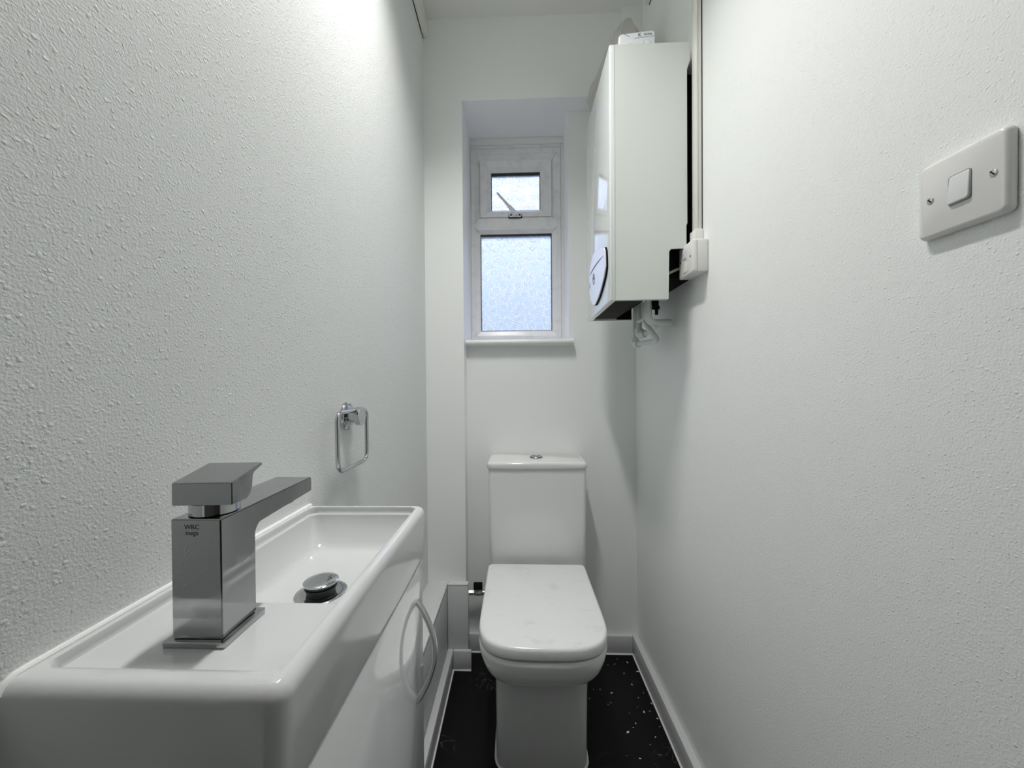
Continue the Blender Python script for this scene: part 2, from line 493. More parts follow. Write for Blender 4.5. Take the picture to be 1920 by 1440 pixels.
YF = Y3
fr, frw = (-.197, .195, 1.252, 2.085), (.040, .040, .040, .054)
prof_f = [(0, YF + .06), (0, YF + .002), (.08, YF), (.42, YF), (.50, YF + .004), (.97, YF + .012), (1, YF + .012), (1, YF + .06)]
SIDES = ('top', 'bottom', 'left', 'right')
for sd in SIDES: mitred('frame_bar', fr, frw, sd, prof_f, win)
# black line where the mitres meet
bm = bmesh.new(); bbox(bm, -.19, .188, YF + .0135, YF + .05, 2.032, 2.07); bbox(bm, -.19, -.158, YF + .0135, YF + .05, 1.27, 2.07); bbox(bm, .156, .188, YF + .0135, YF + .05, 1.27, 2.07); bbox(bm, -.19, .188, YF + .0135, YF + .05, 1.262, 1.2885)
place(fin('frame_core', bm, 'rubber', None, 0), win)
# cover strips round the frame and the packer under it
place(fin('head_strip', bbox(bmesh.new(), XS, XW, YF - .012, YF + .05, 2.094, ZB, .003), 'gloss'), win)
place(fin('head_strip', bbox(bmesh.new(), -.198, .197, YF - .004, YF + .05, 2.0855, 2.0935, .002), 'upvc'), win)
place(fin('jamb_strip', bbox(bmesh.new(), XS, -.1975, YF - .008, YF + .05, ZSILL, 2.0935, .001), 'gloss'), win)
place(fin('jamb_strip', bbox(bmesh.new(), .1955, XW, YF - .008, YF + .05, ZSILL, 2.0935, .001), 'gloss'), win)
place(fin('packer', bbox(bmesh.new(), -.197, .195, YF, YF + .05, ZSILL, 1.2518, .001), 'upvc'), win)
# transom with pointed ends
ztm, hh_ = 1.7505, .0685
loops = []
for v, y in ((0, YF + .012), (.001, YF + .012), (.015, YF - .0012), (hh_ / 2, YF - .0012), (hh_ - .006, YF - .0012), (hh_, YF + .003)):
    q = .0005 + .026 * (1 - abs(2 * v / hh_ - 1)); z = ztm - hh_ / 2 + v
    loops.append([Vector((-.1565 - q, y, z)), Vector((.1545 + q, y, z)), Vector((.1545 + q, YF + .06, z)), Vector((-.1565 - q, YF + .06, z))])
place(fin('transom', loft(bmesh.new(), loops), 'upvc', None, 25), win)
# opening sash
sr, srw = (-.1560, .1540, 1.7855, 2.0305), (.048, .048, .032, .048)
bm = bmesh.new()
for b6 in ((-.150, -.112, 1.79, 2.025), (.110, .148, 1.79, 2.025), (-.150, .148, 1.79, 1.814), (-.150, .148, 1.986, 2.025)):
    bbox(bm, b6[0], b6[1], YF + .0095, YF + .045, b6[2], b6[3])
sash = place(fin('sash', bm, 'rubber', None, 0), win)
prof_s = [(0, YF + .05), (0, YF - .002), (.04, YF - .004), (.62, YF - .004), (.70, YF - .001), (.98, YF + .008), (1, YF + .008), (1, YF + .05)]
for sd in SIDES:
    s = mitred('sash_bar', sr, srw, sd, prof_s, win); s.parent = sash; s.matrix_parent_inverse = Matrix()
# black rubber gaskets round the panes
for nm, rect, par in (('gasket', (-.1080, .1060, 1.8175, 1.9825), win), ('gasket', (-.1570, .1550, 1.2920, 1.7162), win)):
    x0, x1, z0, z1 = rect
    bm = bmesh.new()
    loops = [[(x0, y, z0), (x1, y, z0), (x1, y, z1), (x0, y, z1)] for y in (YF + .0125, YF + .034)]
    i0 = .0022
    inn = [[(x0 + i0, y, z0 + i0), (x1 - i0, y, z0 + i0), (x1 - i0, y, z1 - i0), (x0 + i0, y, z1 - i0)] for y in (YF + .034, YF + .0125)]
    loft(bm, [[Vector(p) for p in L] for L in loops + inn] + [[Vector(p) for p in loops[0]]], False, False)
    bmesh.ops.remove_doubles(bm, verts=bm.verts, dist=1e-6)
    place(fin(nm, bm, 'rubber', None, 20), win)
for x0, x1, z0, z1 in ((-.110, .108, 1.815, 1.984), (-.158, .156, 1.290, 1.718)):
    place(fin('pane', bbox(bmesh.new(), x0, x1, YF + .0285, YF + .0300, z0, z1), 'glass', None, 0), win)['label'] = 'obscured pane with a pressed flower pattern'
# stay handle on the sash
hb = U(966, 404, y=YF - .01)
ho = place(fin('window_handle', bbox(bmesh.new(), hb.x - .027, hb.x + .027, YF - .016, YF - .0035, hb.z - .007, hb.z + .007, .006, 4), 'upvc'), win)
ho['label'] = 'white fastener handle swung up to the left'
bm = bmesh.new(); bbox(bm, hb.x - .029, hb.x + .029, YF - .0065, YF - .0032, hb.z - .010, hb.z + .006, .0012, 2)
q = fin('handle_gasket', bm, 'black'); q.parent = ho
e0, e1 = U(968, 402, y=YF - .02), U(931.5, 361, y=YF - .042)
d = (e1 - e0); L_ = d.length; d.normalize(); sdv = d.cross(Vector((0, 1, 0))).normalized(); upv = sdv.cross(d)
loops = []
for tt, w_, h_ in ((0, .0075, .006), (.12, .0095, .007), (.30, .0090, .006), (.45, .0060, .0045), (.7, .0052, .004), (.95, .0045, .0038), (1, .0025, .002)):
    c = e0 + d * L_ * tt
    loops.append([c + sdv * w_ * math.cos(2 * PI * i / 14) + upv * h_ * math.sin(2 * PI * i / 14) for i in range(14)])
q = fin('lever', loft(bmesh.new(), loops), 'upvc'); q.parent = ho
for sx_ in (-.018, .019):
    q = fin('screw', lathe(bmesh.new(), (hb.x + sx_, YF - .0155, hb.z), (0, -1, 0), [(0, .0036), (.0012, .0036), (.0016, .002)], 14), 'black')
    q.parent = ho
# sill board with rounded nose
bm = bmesh.new()
pr = [(Y3 + .05, ZSILL - .022), (1.492, ZSILL - .022)] + [(1.492 - .011 * math.sin(PI * i / 8), ZSILL - .011 - .011 * math.cos(PI * i / 8)) for i in range(1, 8)] + [(1.492, ZSILL), (Y3 + .05, ZSILL)]
pr = [p for p in pr]
loft(bm, [[Vector((x, y, z)) for y, z in pr] for x in (XS + .0005, XW)])
front = [p for p in pr if p[0] < Y2 - .001]
loft(bm, [[Vector((x, y, z)) for y, z in ([(Y2 - .0005, ZSILL - .022)] + front + [(Y2 - .0005, ZSILL)])] for x in (XW, .218)])
place(fin('window_sill', bm, 'gloss', None, 40), win)

# ================================================================== BOILER
YN, YFAR = 1.003, 1.325
XF = .2415
ZB0, ZB1 = 1.270, 1.923
boil = thing('boiler', 'tall white wall-hung boiler with glossy front beside the window', 'boiler', (XR, (YN + YFAR) / 2, ZB0))
side = [(.256, ZB0), (.390, ZB0 + .001), (.392, 1.392), (.397, 1.399), (.4355, 1.400), (.4355, 1.458), (.438, 1.464), (.438, 1.852), (.446, 1.880), (.446, ZB1 - .003), (.443, ZB1), (.256, ZB1)]
o = place(fin('side_panel', prism(bmesh.new(), [(x, YN, z) for x, z in side], (0, .004, 0)), 'boiler_side', None, 0), boil)
o = place(fin('side_panel', prism(bmesh.new(), [(x, YFAR - .004, z) for x, z in side], (0, .004, 0)), 'boiler_side', None, 0), boil)
box('top_panel', .256, .446, YN + .004, YFAR - .004, ZB1 - .003, ZB1, 'boiler_side', boil)
o = box('front_panel', XF, .2565, YN - .001, YFAR + .001, ZB0 - .003, ZB1 + .001, 'boiler_front', boil, .004, 3)
o['label'] = 'glossy white front reflecting the window'
FP = o
box('bottom_lip', .2565, .390, YN + .004, YN + .012, ZB0, ZB0 + .004, 'boiler_side', boil)
box('chassis', .262, .338, YN + .006, YFAR - .006, ZB0 + .018, ZB1 - .02, 'black', boil)
box('chassis_rear', .3385, .386, YN + .006, YFAR - .006, 1.330, ZB1 - .02, 'black', boil)
box('side_shade_sheet', .3385, .388, YFAR - .0058, YFAR - .0042, ZB0 + .003, 1.3295, 'black', boil)  # black sheet added to paint the inside of the casing as shade
box('valve_block', .3445, .3780, 1.13, 1.315, 1.300, 1.3298, 'black', boil, .003)
box('shaded_rear_frame', .3865, XR - .0005, YN + .035, YFAR - .02, 1.332, 1.868, 'black', boil)  # filled in black so the gap behind the casing reads as shade
o = box('drip_tray', .262, .338, YN + .02, YFAR - .0045, ZB0 + .006, ZB0 + .0175, 'tray', boil, .003)
for i, (x, y, w_, d_, h_) in enumerate(((.362, 1.06, .011, .011, .02), (.366, 1.305, .010, .010, .018))):
    place(fin('pipe_union', lathe(bmesh.new(), (x, y, 1.3298), (0, 0, -1), [(0, w_), (h_ * .6, w_), (h_ * .65, w_ * .8), (h_ + .006, w_ * .8)], 6), 'brass', None, 20), boil)
# black drain cocks near the wall
for px_, l_ in ((1231, 22), (1223.5, 12)):
    a = U(px_, 568, y=1.10 if px_ > 1228 else 1.135); b_ = U(px_, 568 + l_, y=1.10 if px_ > 1228 else 1.135)
    place(fin('drain_cock', lathe(bmesh.new(), a + Vector((0, 0, .012)), (0, 0, -1), [(0, .006), (.02, .006), (.021, .0085), (.030, .0085), (.031, .005), ((a - b_).length + .012, .0045)], 10), 'black', None, 25), boil)
# control cover: raised leaf-shaped flap on the front panel
zx = [(395, 202), (412, 260), (418, 400), (420, 510), (410, 600), (393, 690), (366, 800), (338, 900), (312, 985), (286, 1050), (255, 1112), (236, 1124), (212, 1105), (192, 1050), (176, 960), (169, 860), (167, 760), (172, 640), (183, 520), (203, 400), (228, 310), (262, 250), (305, 222), (350, 206)]
TH = .008
pts = [U(1085 + a / 8.47, 440 + b_ / 8.47, x=XF - TH) for a, b_ in zx]
cen = sum(pts, Vector()) / len(pts)
loops = [[p + Vector((TH + .0005, 0, 0)) for p in pts], [p + Vector((.0015, 0, 0)) for p in pts], [cen + (p - cen) * .985 + Vector((0, 0, 0)) for p in pts]]
cov = place(fin('control_cover', loft(bmesh.new(), loops), 'cover', None, 25), boil)
cov['label'] = 'pale leaf-shaped control flap with dark swoosh'
rim = [[cen + (p - cen) * 1.012 + Vector((TH + .0006, 0, 0)) for p in pts], [cen + (p - cen) * 1.004 + Vector((.003, 0, 0)) for p in pts]]
q = fin('cover_edge', loft(bmesh.new(), rim), 'black', None, 25); q.parent = cov


def on_cover(zpts, name, material):
    P_ = [U(1085 + a / 8.47, 440 + b_ / 8.47, x=XF - TH - .0002) for a, b_ in zpts]
    q_ = fin(name, prism(bmesh.new(), P_, (.0004, 0, 0)), material, None, 0)
    q_.parent = cov


up = [(392, 338), (345, 395), (300, 455), (255, 520), (215, 590), (178, 655)]
lo = [(180, 635), (212, 565), (245, 505), (285, 450), (335, 385), (390, 334)]
on_cover(up + lo, 'swoosh', 'print')
ring = [(238 + 17 * math.cos(a), 705 + 93 * math.sin(a)) for a in [2 * PI * i / 24 for i in range(24)]]
on_cover(ring, 'emblem', 'print')
on_cover([(238 + 9 * math.cos(a) + 1, 740 + 34 * math.sin(a)) for a in [2 * PI * i / 16 for i in range(16)]], 'emblem_eye', 'cover')
on_cover([(232, 640), (243, 625), (247, 660), (240, 690), (235, 680)], 'emblem_stroke', 'cover')
on_cover([(176, 770), (181, 775), (182, 850), (177, 870), (173, 830)], 'side_mark', 'print')

# flue wrapped in crumpled polythene, running from the boiler top to the back wall
fl = thing('boiler_flue', 'boiler flue duct wrapped in crumpled polythene above the boiler', 'flue', (.335, 1.2, ZB1))
place(fin('duct', tube(bmesh.new(), round_path([(.340, 1.225, ZB1 + .001), (.340, 1.225, 2.100), (.340, 1.4465, 2.100)], .05, 6), .034, 24), 'gloss'), fl)
bm = bmesh.new(); rows = []
for i in range(15):
    y = 1.165 + (1.4455 - 1.165) * i / 14
    row = []
    for j in range(26):
        a = 2 * PI * j / 26
        nv = noise.noise(Vector((math.cos(a) * 2.3, math.sin(a) * 2.3, y * 16)))
        r = .044 + .028 * (i / 14) ** 1.3 + .013 * nv
        if i == 0: r *= .55
        if i == 1: r *= .9
        yy = y + .008 * noise.noise(Vector((a * 2, y * 9, 3)))
        if i == 14: yy = 1.4455
        pk = .022 * max(0, math.cos(a - PI / 2)) ** 6 if i < 3 else 0
        row.append(Vector((.340 + r * math.cos(a), yy, 2.100 + (r + pk) * math.sin(a))))
    rows.append(row)
loft(bm, rows, True, False)
place(fin('polythene_wrap', bm, 'poly', None, 22), fl)['label'] = 'crumpled beige polythene'

# alarm unit standing on the boiler
al = thing('gas_alarm', 'small white rounded alarm unit standing on top of the boiler', 'alarm', (0, 0, 0))
a0 = U(1160, 75, y=1.050); a1 = U(1227.5, 75, y=1.040)
wd = (a1 - a0); wl = wd.length
cx = (a0 + a1) / 2
ang = math.atan2(wd.y, wd.x)
zt = U(1194, 61, y=1.045).z
hgt = zt - ZB1 - .0005
MW = Matrix.Translation((cx.x, cx.y, ZB1 + .0005 + hgt / 2)) @ Matrix.Rotation(ang, 4, 'Z') @ Matrix.Rotation(PI / 2, 4, 'X')
al.location = (cx.x, cx.y, ZB1)
bm = rplate(bmesh.new(), wl, hgt, .030, .009, 6, .003); bm.transform(MW @ Matrix.Translation((0, 0, -.028)))
place(fin('case', bm, 'alarm'), al)


def on_alarm(u, v, lift=.0021): return MW @ Matrix.Translation((u, v, lift))


text('maker_word', 'Kidde', .0085, on_alarm(.029, hgt / 2 - .0095), 'print', al)
text('maker_logo', 'K', .014, on_alarm(.0075, hgt / 2 - .0095), 'print', al)
text('small_print', 'CARBON MONOXIDE ALARM', .0038, on_alarm(.018, hgt / 2 - .0165), 'grey_print', al)
bm = bmesh.new(); bbox(bm, -.034, -.016, -.0006, .0006, 0, .0004)
bm.transform(on_alarm(0, hgt / 2 - .019) @ Matrix.Translation((-.004, 0, 0)) @ Matrix.Rotation(-.55, 4, 'Z'))
place(fin('printed_line', bm, 'grey_print', None, 0), al)
bm = lathe(bmesh.new(), (0, 0, 0), (0, 0, 1), [(0, .008), (.0012, .008), (.0016, .007)], 28); bm.transform(on_alarm(.026, hgt / 2 - .032))
place(fin('test_button', bm, 'alarm'), al)
bm = bmesh.new(); tube(bm, [Vector((.0085 * math.cos(2 * PI * i / 28), .0085 * math.sin(2 * PI * i / 28), 0)) for i in range(28)], .0005, 6, True); bm.transform(on_alarm(.026, hgt / 2 - .032))
place(fin('button_ring', bm, 'grey_print'), al)
bm = bmesh.new(); bbox(bm, -.005, .005, -.0025, .0025, 0, .0006, .0005); bm.transform(on_alarm(-.016, hgt / 2 - .0265))
place(fin('indicator', bm, 'sealant'), al)


# pipework below the boiler
def pipe(pts, rad, label, bend=.018, elbows=()):
    P_ = [U(a, b_, y=y) if not isinstance(a, Vector) else a for a, b_, y in pts]
    t_ = thing('boiler_pipe', label, 'pipe', P_[-1])
    t_['group'] = 'pipes below the boiler'
    place(fin('tube', tube(bmesh.new(), round_path(P_, bend, 6), rad, 16), 'pipe'), t_)
    for i in elbows:
        p_ = P_[i]; da = (P_[i - 1] - p_).normalized(); db = (P_[i + 1] - p_).normalized()
        place(fin('elbow', tube(bmesh.new(), round_path([p_ + da * rad * 2.6, p_, p_ + db * rad * 2.6], rad * 2.2, 6), rad * 1.5, 16), 'pipe'), t_)
    return t_


pipe([(1192, 567, 1.27), (1190, 646, 1.27), (1234, 639, 1.155), (1209, 605, 1.19), (1207, 568, 1.19)], .0082, 'lowest white boiler pipe looping under to an elbow at the corner', .016, (1,))
pipe([(1200, 567, 1.235), (1198, 629, 1.235), (1219, 621, 1.20)], .0082, 'white boiler pipe with a fat elbow just above the lowest loop', .016, (1,))
pipe([(1214.5, 565, 1.12), (1216, 606, 1.12), (1256, 605, 1.145)], .0105, 'fattest pale green boiler pipe bending sideways into the right wall', .024)
pipe([(1208, 572, 1.165), (1209, 597, 1.165), (1196, 603, 1.195)], .0058, 'thin short boiler pipe crossing behind the vertical pipes', .010)
a = U(1228, 611, y=1.135); b_ = U(1246, 606, y=1.16)
pipe([(1227, 615, 1.115), (1238, 613, 1.145), (1254, 606, 1.165)], .0062, 'thin stub of boiler pipe tucked under the fattest one', .010)

# ================================================================== ELECTRICAL
# vertical mini trunking
t = thing('cable_trunking', 'vertical white trunking rising from the socket box beside the boiler', 'trunking', (XR, .99, 1.44))
TY0, TY1 = .976, 1.0005
box('channel', XR - .011, XR - .0026, TY0 + .001, TY1 - .001, 1.437, ZC - .0005, 'trunk', t, .0008)
box('lid', XR - .016, XR - .0112, TY0, TY1, 1.437, ZC - .0005, 'trunk', t, .0015)
box('shadow_gap', XR - .0026, XR, TY0 + .002, TY1, 1.437, ZC - .0005, 'black', t)
box('coupler', XR - .0215, XR - .0005, TY0 - .004, TY1 + .003, 1.4045, 1.437, 'electrical', t, .002)
# ceiling trunking runs
t = thing('cable_trunking', 'white trunking running along the ceiling above the left wall', 'trunking', (XL, 1.2, 2.36))
box('channel', XL + .0032, XL + .0195, .0, Y1 - .0005, 2.362, ZC - .0005, 'trunk', t, .001)
box('lid', XL + .0032, XL + .0195, .0, Y1 - .0005, 2.357, 2.3615, 'trunk', t, .001)
box('shadow_gap', XL, XL + .0032, .0, Y1 - .03, 2.359, 2.42, 'black', t)
t = thing('cable_trunking', 'short end of white trunking high on the right wall above the boiler', 'trunking', (XR, 1.2, 2.36))
box('channel', XR - .016, XR - .0030, 1.02, 1.352, 2.362, ZC - .0005, 'trunk', t, .001)
box('lid', XR - .016, XR - .0030, 1.02, 1.352, 2.357, 2.3615, 'trunk', t, .001)
box('shadow_gap', XR - .0030, XR, 1.02, 1.352, 2.3575, 2.42, 'black', t)

# fused spur on a surface box
SY0, SY1, SZ0, SZ1 = .949, 1.030, 1.325, 1.404
t = thing('fused_spur', 'white fused switch on a surface box beside the boiler', 'switch', (XR, (SY0 + SY1) / 2, SZ0))
box('back_box', XR - .028, XR - .0005, SY0, SY1, SZ0, SZ1, 'electrical', t, .003, 3)
bm = rplate(bmesh.new(), SY1 - SY0 + .001, SZ1 - SZ0 + .001, .0085, .005, 4, .003)
MS = Matrix.Translation((XR - .0285, (SY0 + SY1) / 2, (SZ0 + SZ1) / 2)) @ Matrix(((0, 0, -1, 0), (1, 0, 0, 0), (0, 1, 0, 0), (0, 0, 0, 1)))
# local x -> +Y, y -> +Z, z -> -X
bm.transform(MS)
fp = place(fin('faceplate', bm, 'electrical'), t)


def sub(o_, par, root):
    o_.parent = par; o_.matrix_parent_inverse = Matrix(); return o_


bm = rplate(bmesh.new(), .015, .024, .004, .002, 3, .001); bm.transform(MS @ Matrix.Translation((.006, .016, .0072)) @ Matrix.Rotation(.09, 4, 'X'))
sub(fin('rocker', bm, 'rocker'), fp, t)
bm = rplate(bmesh.new(), .0165, .0255, .0003, .002, 3); bm.transform(MS @ Matrix.Translation((.006, .016, .0085)))
sub(fin('rocker_slot', bm, 'grey_print', None, 0), fp, t)
bm = rplate(bmesh.new(), .0252, .0272, .0003, .002, 3); bm.transform(MS @ Matrix.Translation((.002, -.018, .0085)))
sub(fin('carrier_slot', bm, 'grey_print', None, 0), fp, t)
bm = rplate(bmesh.new(), .024, .026, .0012, .002, 3, .0008); bm.transform(MS @ Matrix.Translation((.002, -.018, .0085)))
sub(fin('fuse_carrier', bm, 'electrical'), fp, t)
for u, v in ((-.026, .002), (.030, .002), (.004, -.027)):
    bm = lathe(bmesh.new(), (0, 0, 0), (0, 0, 1), [(0, .0026), (.0006, .0026), (.001, .0015)], 12); bm.transform(MS @ Matrix.Translation((u, v, .0086)))
    sub(fin('screw', bm, 'dark_chrome'), fp, t)
# supply cable from the spur into the boiler
o = fin('power_cable', tube(bmesh.new(), round_path([(.447, 1.0343, 1.360), (.430, 1.0343, 1.357), (.412, 1.0343, 1.350), (.394, 1.0343, 1.341)], .02, 5), .0036, 10), 'cable')
tag(o, 'short beige cable between the fused switch and the boiler', 'cable')

# light switch near the camera
LY, LZ = .4135, 1.2495
t = thing('light_switch', 'white single light switch plate with two screws', 'light switch', (XR, LY, LZ))
ML = Matrix.Translation((XR - .0006, LY, LZ)) @ Matrix(((0, 0, -1, 0), (1, 0, 0, 0), (0, 1, 0, 0), (0, 0, 0, 1)))
loops = []
W2 = .0815
for q, z, r in ((.0006, 0, .0055), (.0, .003, .006), (.0006, .0062, .006), (.0022, .0086, .005), (.0042, .0094, .0038)):
    loops.append(rrect(-W2 / 2 + q, W2 / 2 - q, -W2 / 2 + q, W2 / 2 - q, z, r, 6))
bm = loft(bmesh.new(), loops); bm.transform(ML)
lp = place(fin('plate', bm, 'electrical'), t)
bm = rplate(bmesh.new(), .0205, .0305, .0008, .0025, 4); bm.transform(ML @ Matrix.Translation((-.002, .0005, .0094)))
sub(fin('rocker_slot', bm, 'grey_print', None, 30), lp, t)
bm = rplate(bmesh.new(), .0190, .0290, .0050, .0028, 5, .0012); bm.transform(ML @ Matrix.Translation((-.002, .0005, .0066)) @ Matrix.Rotation(-.07, 4, 'X'))
sub(fin('rocker', bm, 'rocker'), lp, t)
for u in (-.0298, .0262):
    bm = lathe(bmesh.new(), (0, 0, 0), (0, 0, 1), [(0, .0036), (.0004, .0036), (.0004, .0031), (.0009, .0029), (.0012, .0018)], 20); bm.transform(ML @ Matrix.Translation((u, 0, .0094)))
    sc = sub(fin('screw', bm, 'chrome'), lp, t)
    bm = bbox(bmesh.new(), -.0028, .0028, -.0005, .0005, 0, .0004); bm.transform(ML @ Matrix.Translation((u, 0, .0103)) @ Matrix.Rotation(.9, 4, 'Z'))
    s_ = fin('screw_slot', bm, 'black', None, 0); sub(s_, lp, t)

# unseen ceiling lamp, batten form chosen to spread light evenly; diffuser faces down
LX, LY0, LY1 = LAMP_POS
t = thing('ceiling_lamp', 'unseen ceiling lamp, shaped as a long batten to spread its light', 'lamp', (LX, (LY0 + LY1) / 2, ZC))
bm = bmesh.new()
bbox(bm, LX - .036, LX + .036, LY0, LY1, ZC - .040, ZC - .0005)
for x_ in (LX - .0375, LX + .036): bbox(bm, x_, x_ + .0015, LY0, LY1, ZC - .056, ZC - .0005)
for y_ in (LY0 - .0015, LY1): bbox(bm, LX - .0375, LX + .0375, y_, y_ + .0015, ZC - .056, ZC - .0005)
place(fin('housing', bm, 'gloss', None, 0), t)
box('diffuser', LX - .0355, LX + .0355, LY0 + .0005, LY1 - .0005, ZC - .050, ZC - .0405, 'lamp', t)
ld = bpy.data.lights.new('lamp_light', 'AREA'); ld.shape = 'RECTANGLE'; ld.size, ld.size_y = .068, LY1 - LY0 - .004
ld.energy = LAMP_WATTS; ld.spread = math.radians(LAMP_SPREAD); ld.color = (1.0, .99, .965)
lo_ = bpy.data.objects.new('lamp_light', ld); COL.objects.link(lo_); lo_.location = (LX, (LY0 + LY1) / 2, ZC - .0505)
place(lo_, t)

# ================================================================== TOILET
TX = .0600
toi = thing('toilet', 'white close-coupled toilet with the lid down', 'toilet', (TX, 1.1, 0))


def dshape(a, yf, yb, b_, n, z, ks=6, kf=28, kb=8, rb=.012):
    """D outline: straight sides, superellipse front (towards -Y), straight back"""
    pts = []
    for i in range(ks):                                   # right side, back to front
        pts.append((a, yb - rb - (yb - rb - yf - b_) * i / ks))
    for i in range(kf + 1):
        th = PI * i / kf
        c, s_ = math.cos(th), math.sin(th)
        pts.append((a * math.copysign(abs(c) ** (2 / n), c), yf + b_ - b_ * abs(s_) ** (2 / n)))
    for i in range(1, ks + 1):
        pts.append((-a, yf + b_ + (yb - rb - yf - b_) * i / ks))
    for i in range(1, 4):
        an = PI / 2 * i / 3
        pts.append((-a + rb * (1 - math.cos(an)), yb - rb + rb * math.sin(an)))
    for i in range(1, kb):
        pts.append((-a + rb + (2 * a - 2 * rb) * i / kb, yb))
    for i in range(0, 3):
        an = PI / 2 * i / 3
        pts.append((a - rb + rb * math.sin(an), yb - rb + rb * math.cos(an)))
    return [Vector((TX + x, y, z)) for x, y in pts]


YBK = 1.497
pan = [(.128, 1.030, .075, 4.0, .0), (.1275, 1.028, .075, 4.0, .01), (.1265, 1.022, .075, 4.0, .10), (.1262, 1.012, .075, 4.0, .20), (.1265, .998, .08, 3.9, .262),
       (.129, .982, .09, 3.7, .282), (.136, .955, .105, 3.5, .300), (.146, .926, .12, 3.3, .322), (.155, .906, .135, 3.2, .345), (.162, .894, .142, 3.1, .370), (.1655, .888, .145, 3.1, .392), (.1655, .888, .145, 3.1, .400), (.1635, .890, .145, 3.1, .4045), (.158, .895, .14, 3.1, .4055)]
place(fin('pan', loft(bmesh.new(), [dshape(a, yf, YBK, b_, n, z) for a, yf, b_, n, z in pan]), 'ceramic_pan', None, 50), toi)
place(fin('seat_gap_shade', loft(bmesh.new(), [dshape(.1575, .897, 1.312, .138, 3.2, .4058), dshape(.1575, .897, 1.312, .138, 3.2, .4115)]), 'black', None, 40), toi)  # blackened slab stands in for the shaded gap under the lid
YLB = 1.316
lidl = [(.1600, .8905, .142, .4108), (.1632, .8870, .145, .4125), (.1640, .8862, .145, .4165), (.1640, .8862, .145, .4320), (.1630, .8875, .144, .4365), (.1605, .8905, .143, .4395), (.157, .895, .14, .4405)]
lids = place(fin('lid', loft(bmesh.new(), [dshape(a, yf, YLB - (.164 - a), b_, 3.3, z) for a, yf, b_, z in lidl]), 'lid', None, 50), toi)
lids['label'] = 'closed white lid with faint scuffs'
for sx_ in (-.07, .07):
    place(fin('hinge', lathe(bmesh.new(), (TX + sx_ - .018, 1.3165, .4285), (1, 0, 0), [(0, .008), (.036, .008)], 16), 'chrome'), toi)
# cistern
cl = []
for z, hw, yf in ((.4058, .1655, 1.347), (.412, .1685, 1.344), (.55, .170, 1.3435), (.72, .172, 1.342), (.7585, .1725, 1.342)):
    cl.append(rrect(TX + .007 - hw, TX + .007 + hw, yf, 1.512, z, .016, 6))
place(fin('cistern', loft(bmesh.new(), cl), 'ceramic_pan', None, 50), toi)
cl = []
for q, z in ((.002, .7600), (.0, .7620), (.0, .7765), (.0012, .7800), (.004, .7825), (.008, .7832)):
    cl.append(rrect(TX + .007 - .1755 + q, TX + .007 + .1755 - q, 1.336 + q, 1.514 - q * .5, z, .02 - q * .5, 7))
lid_c = place(fin('cistern_lid', loft(bmesh.new(), cl), 'ceramic_pan', None, 50), toi)
bt = place(fin('flush_button', lathe(bmesh.new(), (TX + .008, 1.440, .7833), (0, 0, 1), [(0, .0245), (.003, .0245), (.0042, .0235), (.0042, .021), (.0034, .0205)], 32), 'dark_chrome'), toi)
bt['label'] = 'round chrome dual flush button'
q = fin('button_split', bbox(bmesh.new(), TX + .0075, TX + .0085, 1.421, 1.459, .7866, .7872), 'black'); sub(q, bt, toi)
# sealant bead round the foot
ft = dshape(.1295, 1.0285, YBK - .02, .076, 4.0, .002)
place(fin('sealant', tube(bmesh.new(), ft, .0032, 8, True), 'sealant'), toi)

# isolating valve on the cistern feed
t = thing('isolating_valve', 'small black-handled valve on the pipe left of the toilet', 'valve', (-.15, 1.478, .25))
vz = .256
place(fin('feed_pipe', tube(bmesh.new(), round_path([(XS + .0005, 1.478, vz - .004), (-.092, 1.478, vz - .004), (-.090, 1.478, vz + .015), (-.090, 1.478, .300)], .02, 5), .0068, 14), 'satin'), t)
place(fin('compression_nut', lathe(bmesh.new(), (-.193, 1.478, vz - .004), (1, 0, 0), [(0, .0105), (.014, .0105), (.015, .009), (.020, .009)], 6), 'satin', None, 20), t)
place(fin('valve_body', lathe(bmesh.new(), (-.172, 1.478, vz - .004), (1, 0, 0), [(0, .010), (.006, .0125), (.026, .0125), (.030, .0095), (.042, .0095)], 16), 'satin'), t)
bm = bmesh.new(); bbox(bm, -.174, -.140, 1.463, 1.474, vz + .012, vz + .040, .003, 2)
place(fin('valve_handle', bm, 'black'), t)
place(fin('stem', lathe(bmesh.new(), (-.157, 1.470, vz + .004), (0, 0, 1), [(0, .006), (.012, .006)], 12), 'satin'), t)

# ================================================================== WASH BASIN ON CABINET
RZ, DZ = .8565, .8465            # rim top, deck
BX0, BX1, BY0, BY1 = XL + .001, -.1515, .2385, .6260
BZ0 = .7735
bas = thing('wash_basin', 'white rectangular wash basin on the slim cabinet', 'basin', (-.25, .43, BZ0))
loops = []


def bl(dx0, dx1, dy0, dy1, z, r): loops.append(rrect(BX0 + dx0, BX1 - dx1, BY0 + dy0, BY1 - dy1, z, r, 7, .0012 if dx0 < .005 else r))


bl(.001, .006, .006, .006, BZ0, .010); bl(.0005, .003, .003, .003, BZ0 + .001, .012); bl(0, .0022, .002, .002, BZ0 + .006, .013); bl(0, 0, 0, 0, RZ - .012, .013)
for i in range(1, 7):                                         # rounded outer edge
    a = PI / 2 * i / 6; q = .0095 * (1 - math.cos(a))
    bl(min(q, .001), q, q, q, RZ - .012 + .012 * math.sin(a), .013 - q * .5)
bl(.0085, .0125, .0145, .0125, RZ, .009)
for i in range(1, 5):                                         # soft step to the deck
    a = PI / 2 * i / 4; q = .004 * math.sin(a)
    bl(.0085 + q * .25, .0125 + q * .3, .0165 + q * 1.2, .0125 + q * .2, RZ - (.010) * (1 - math.cos(a)), .009)
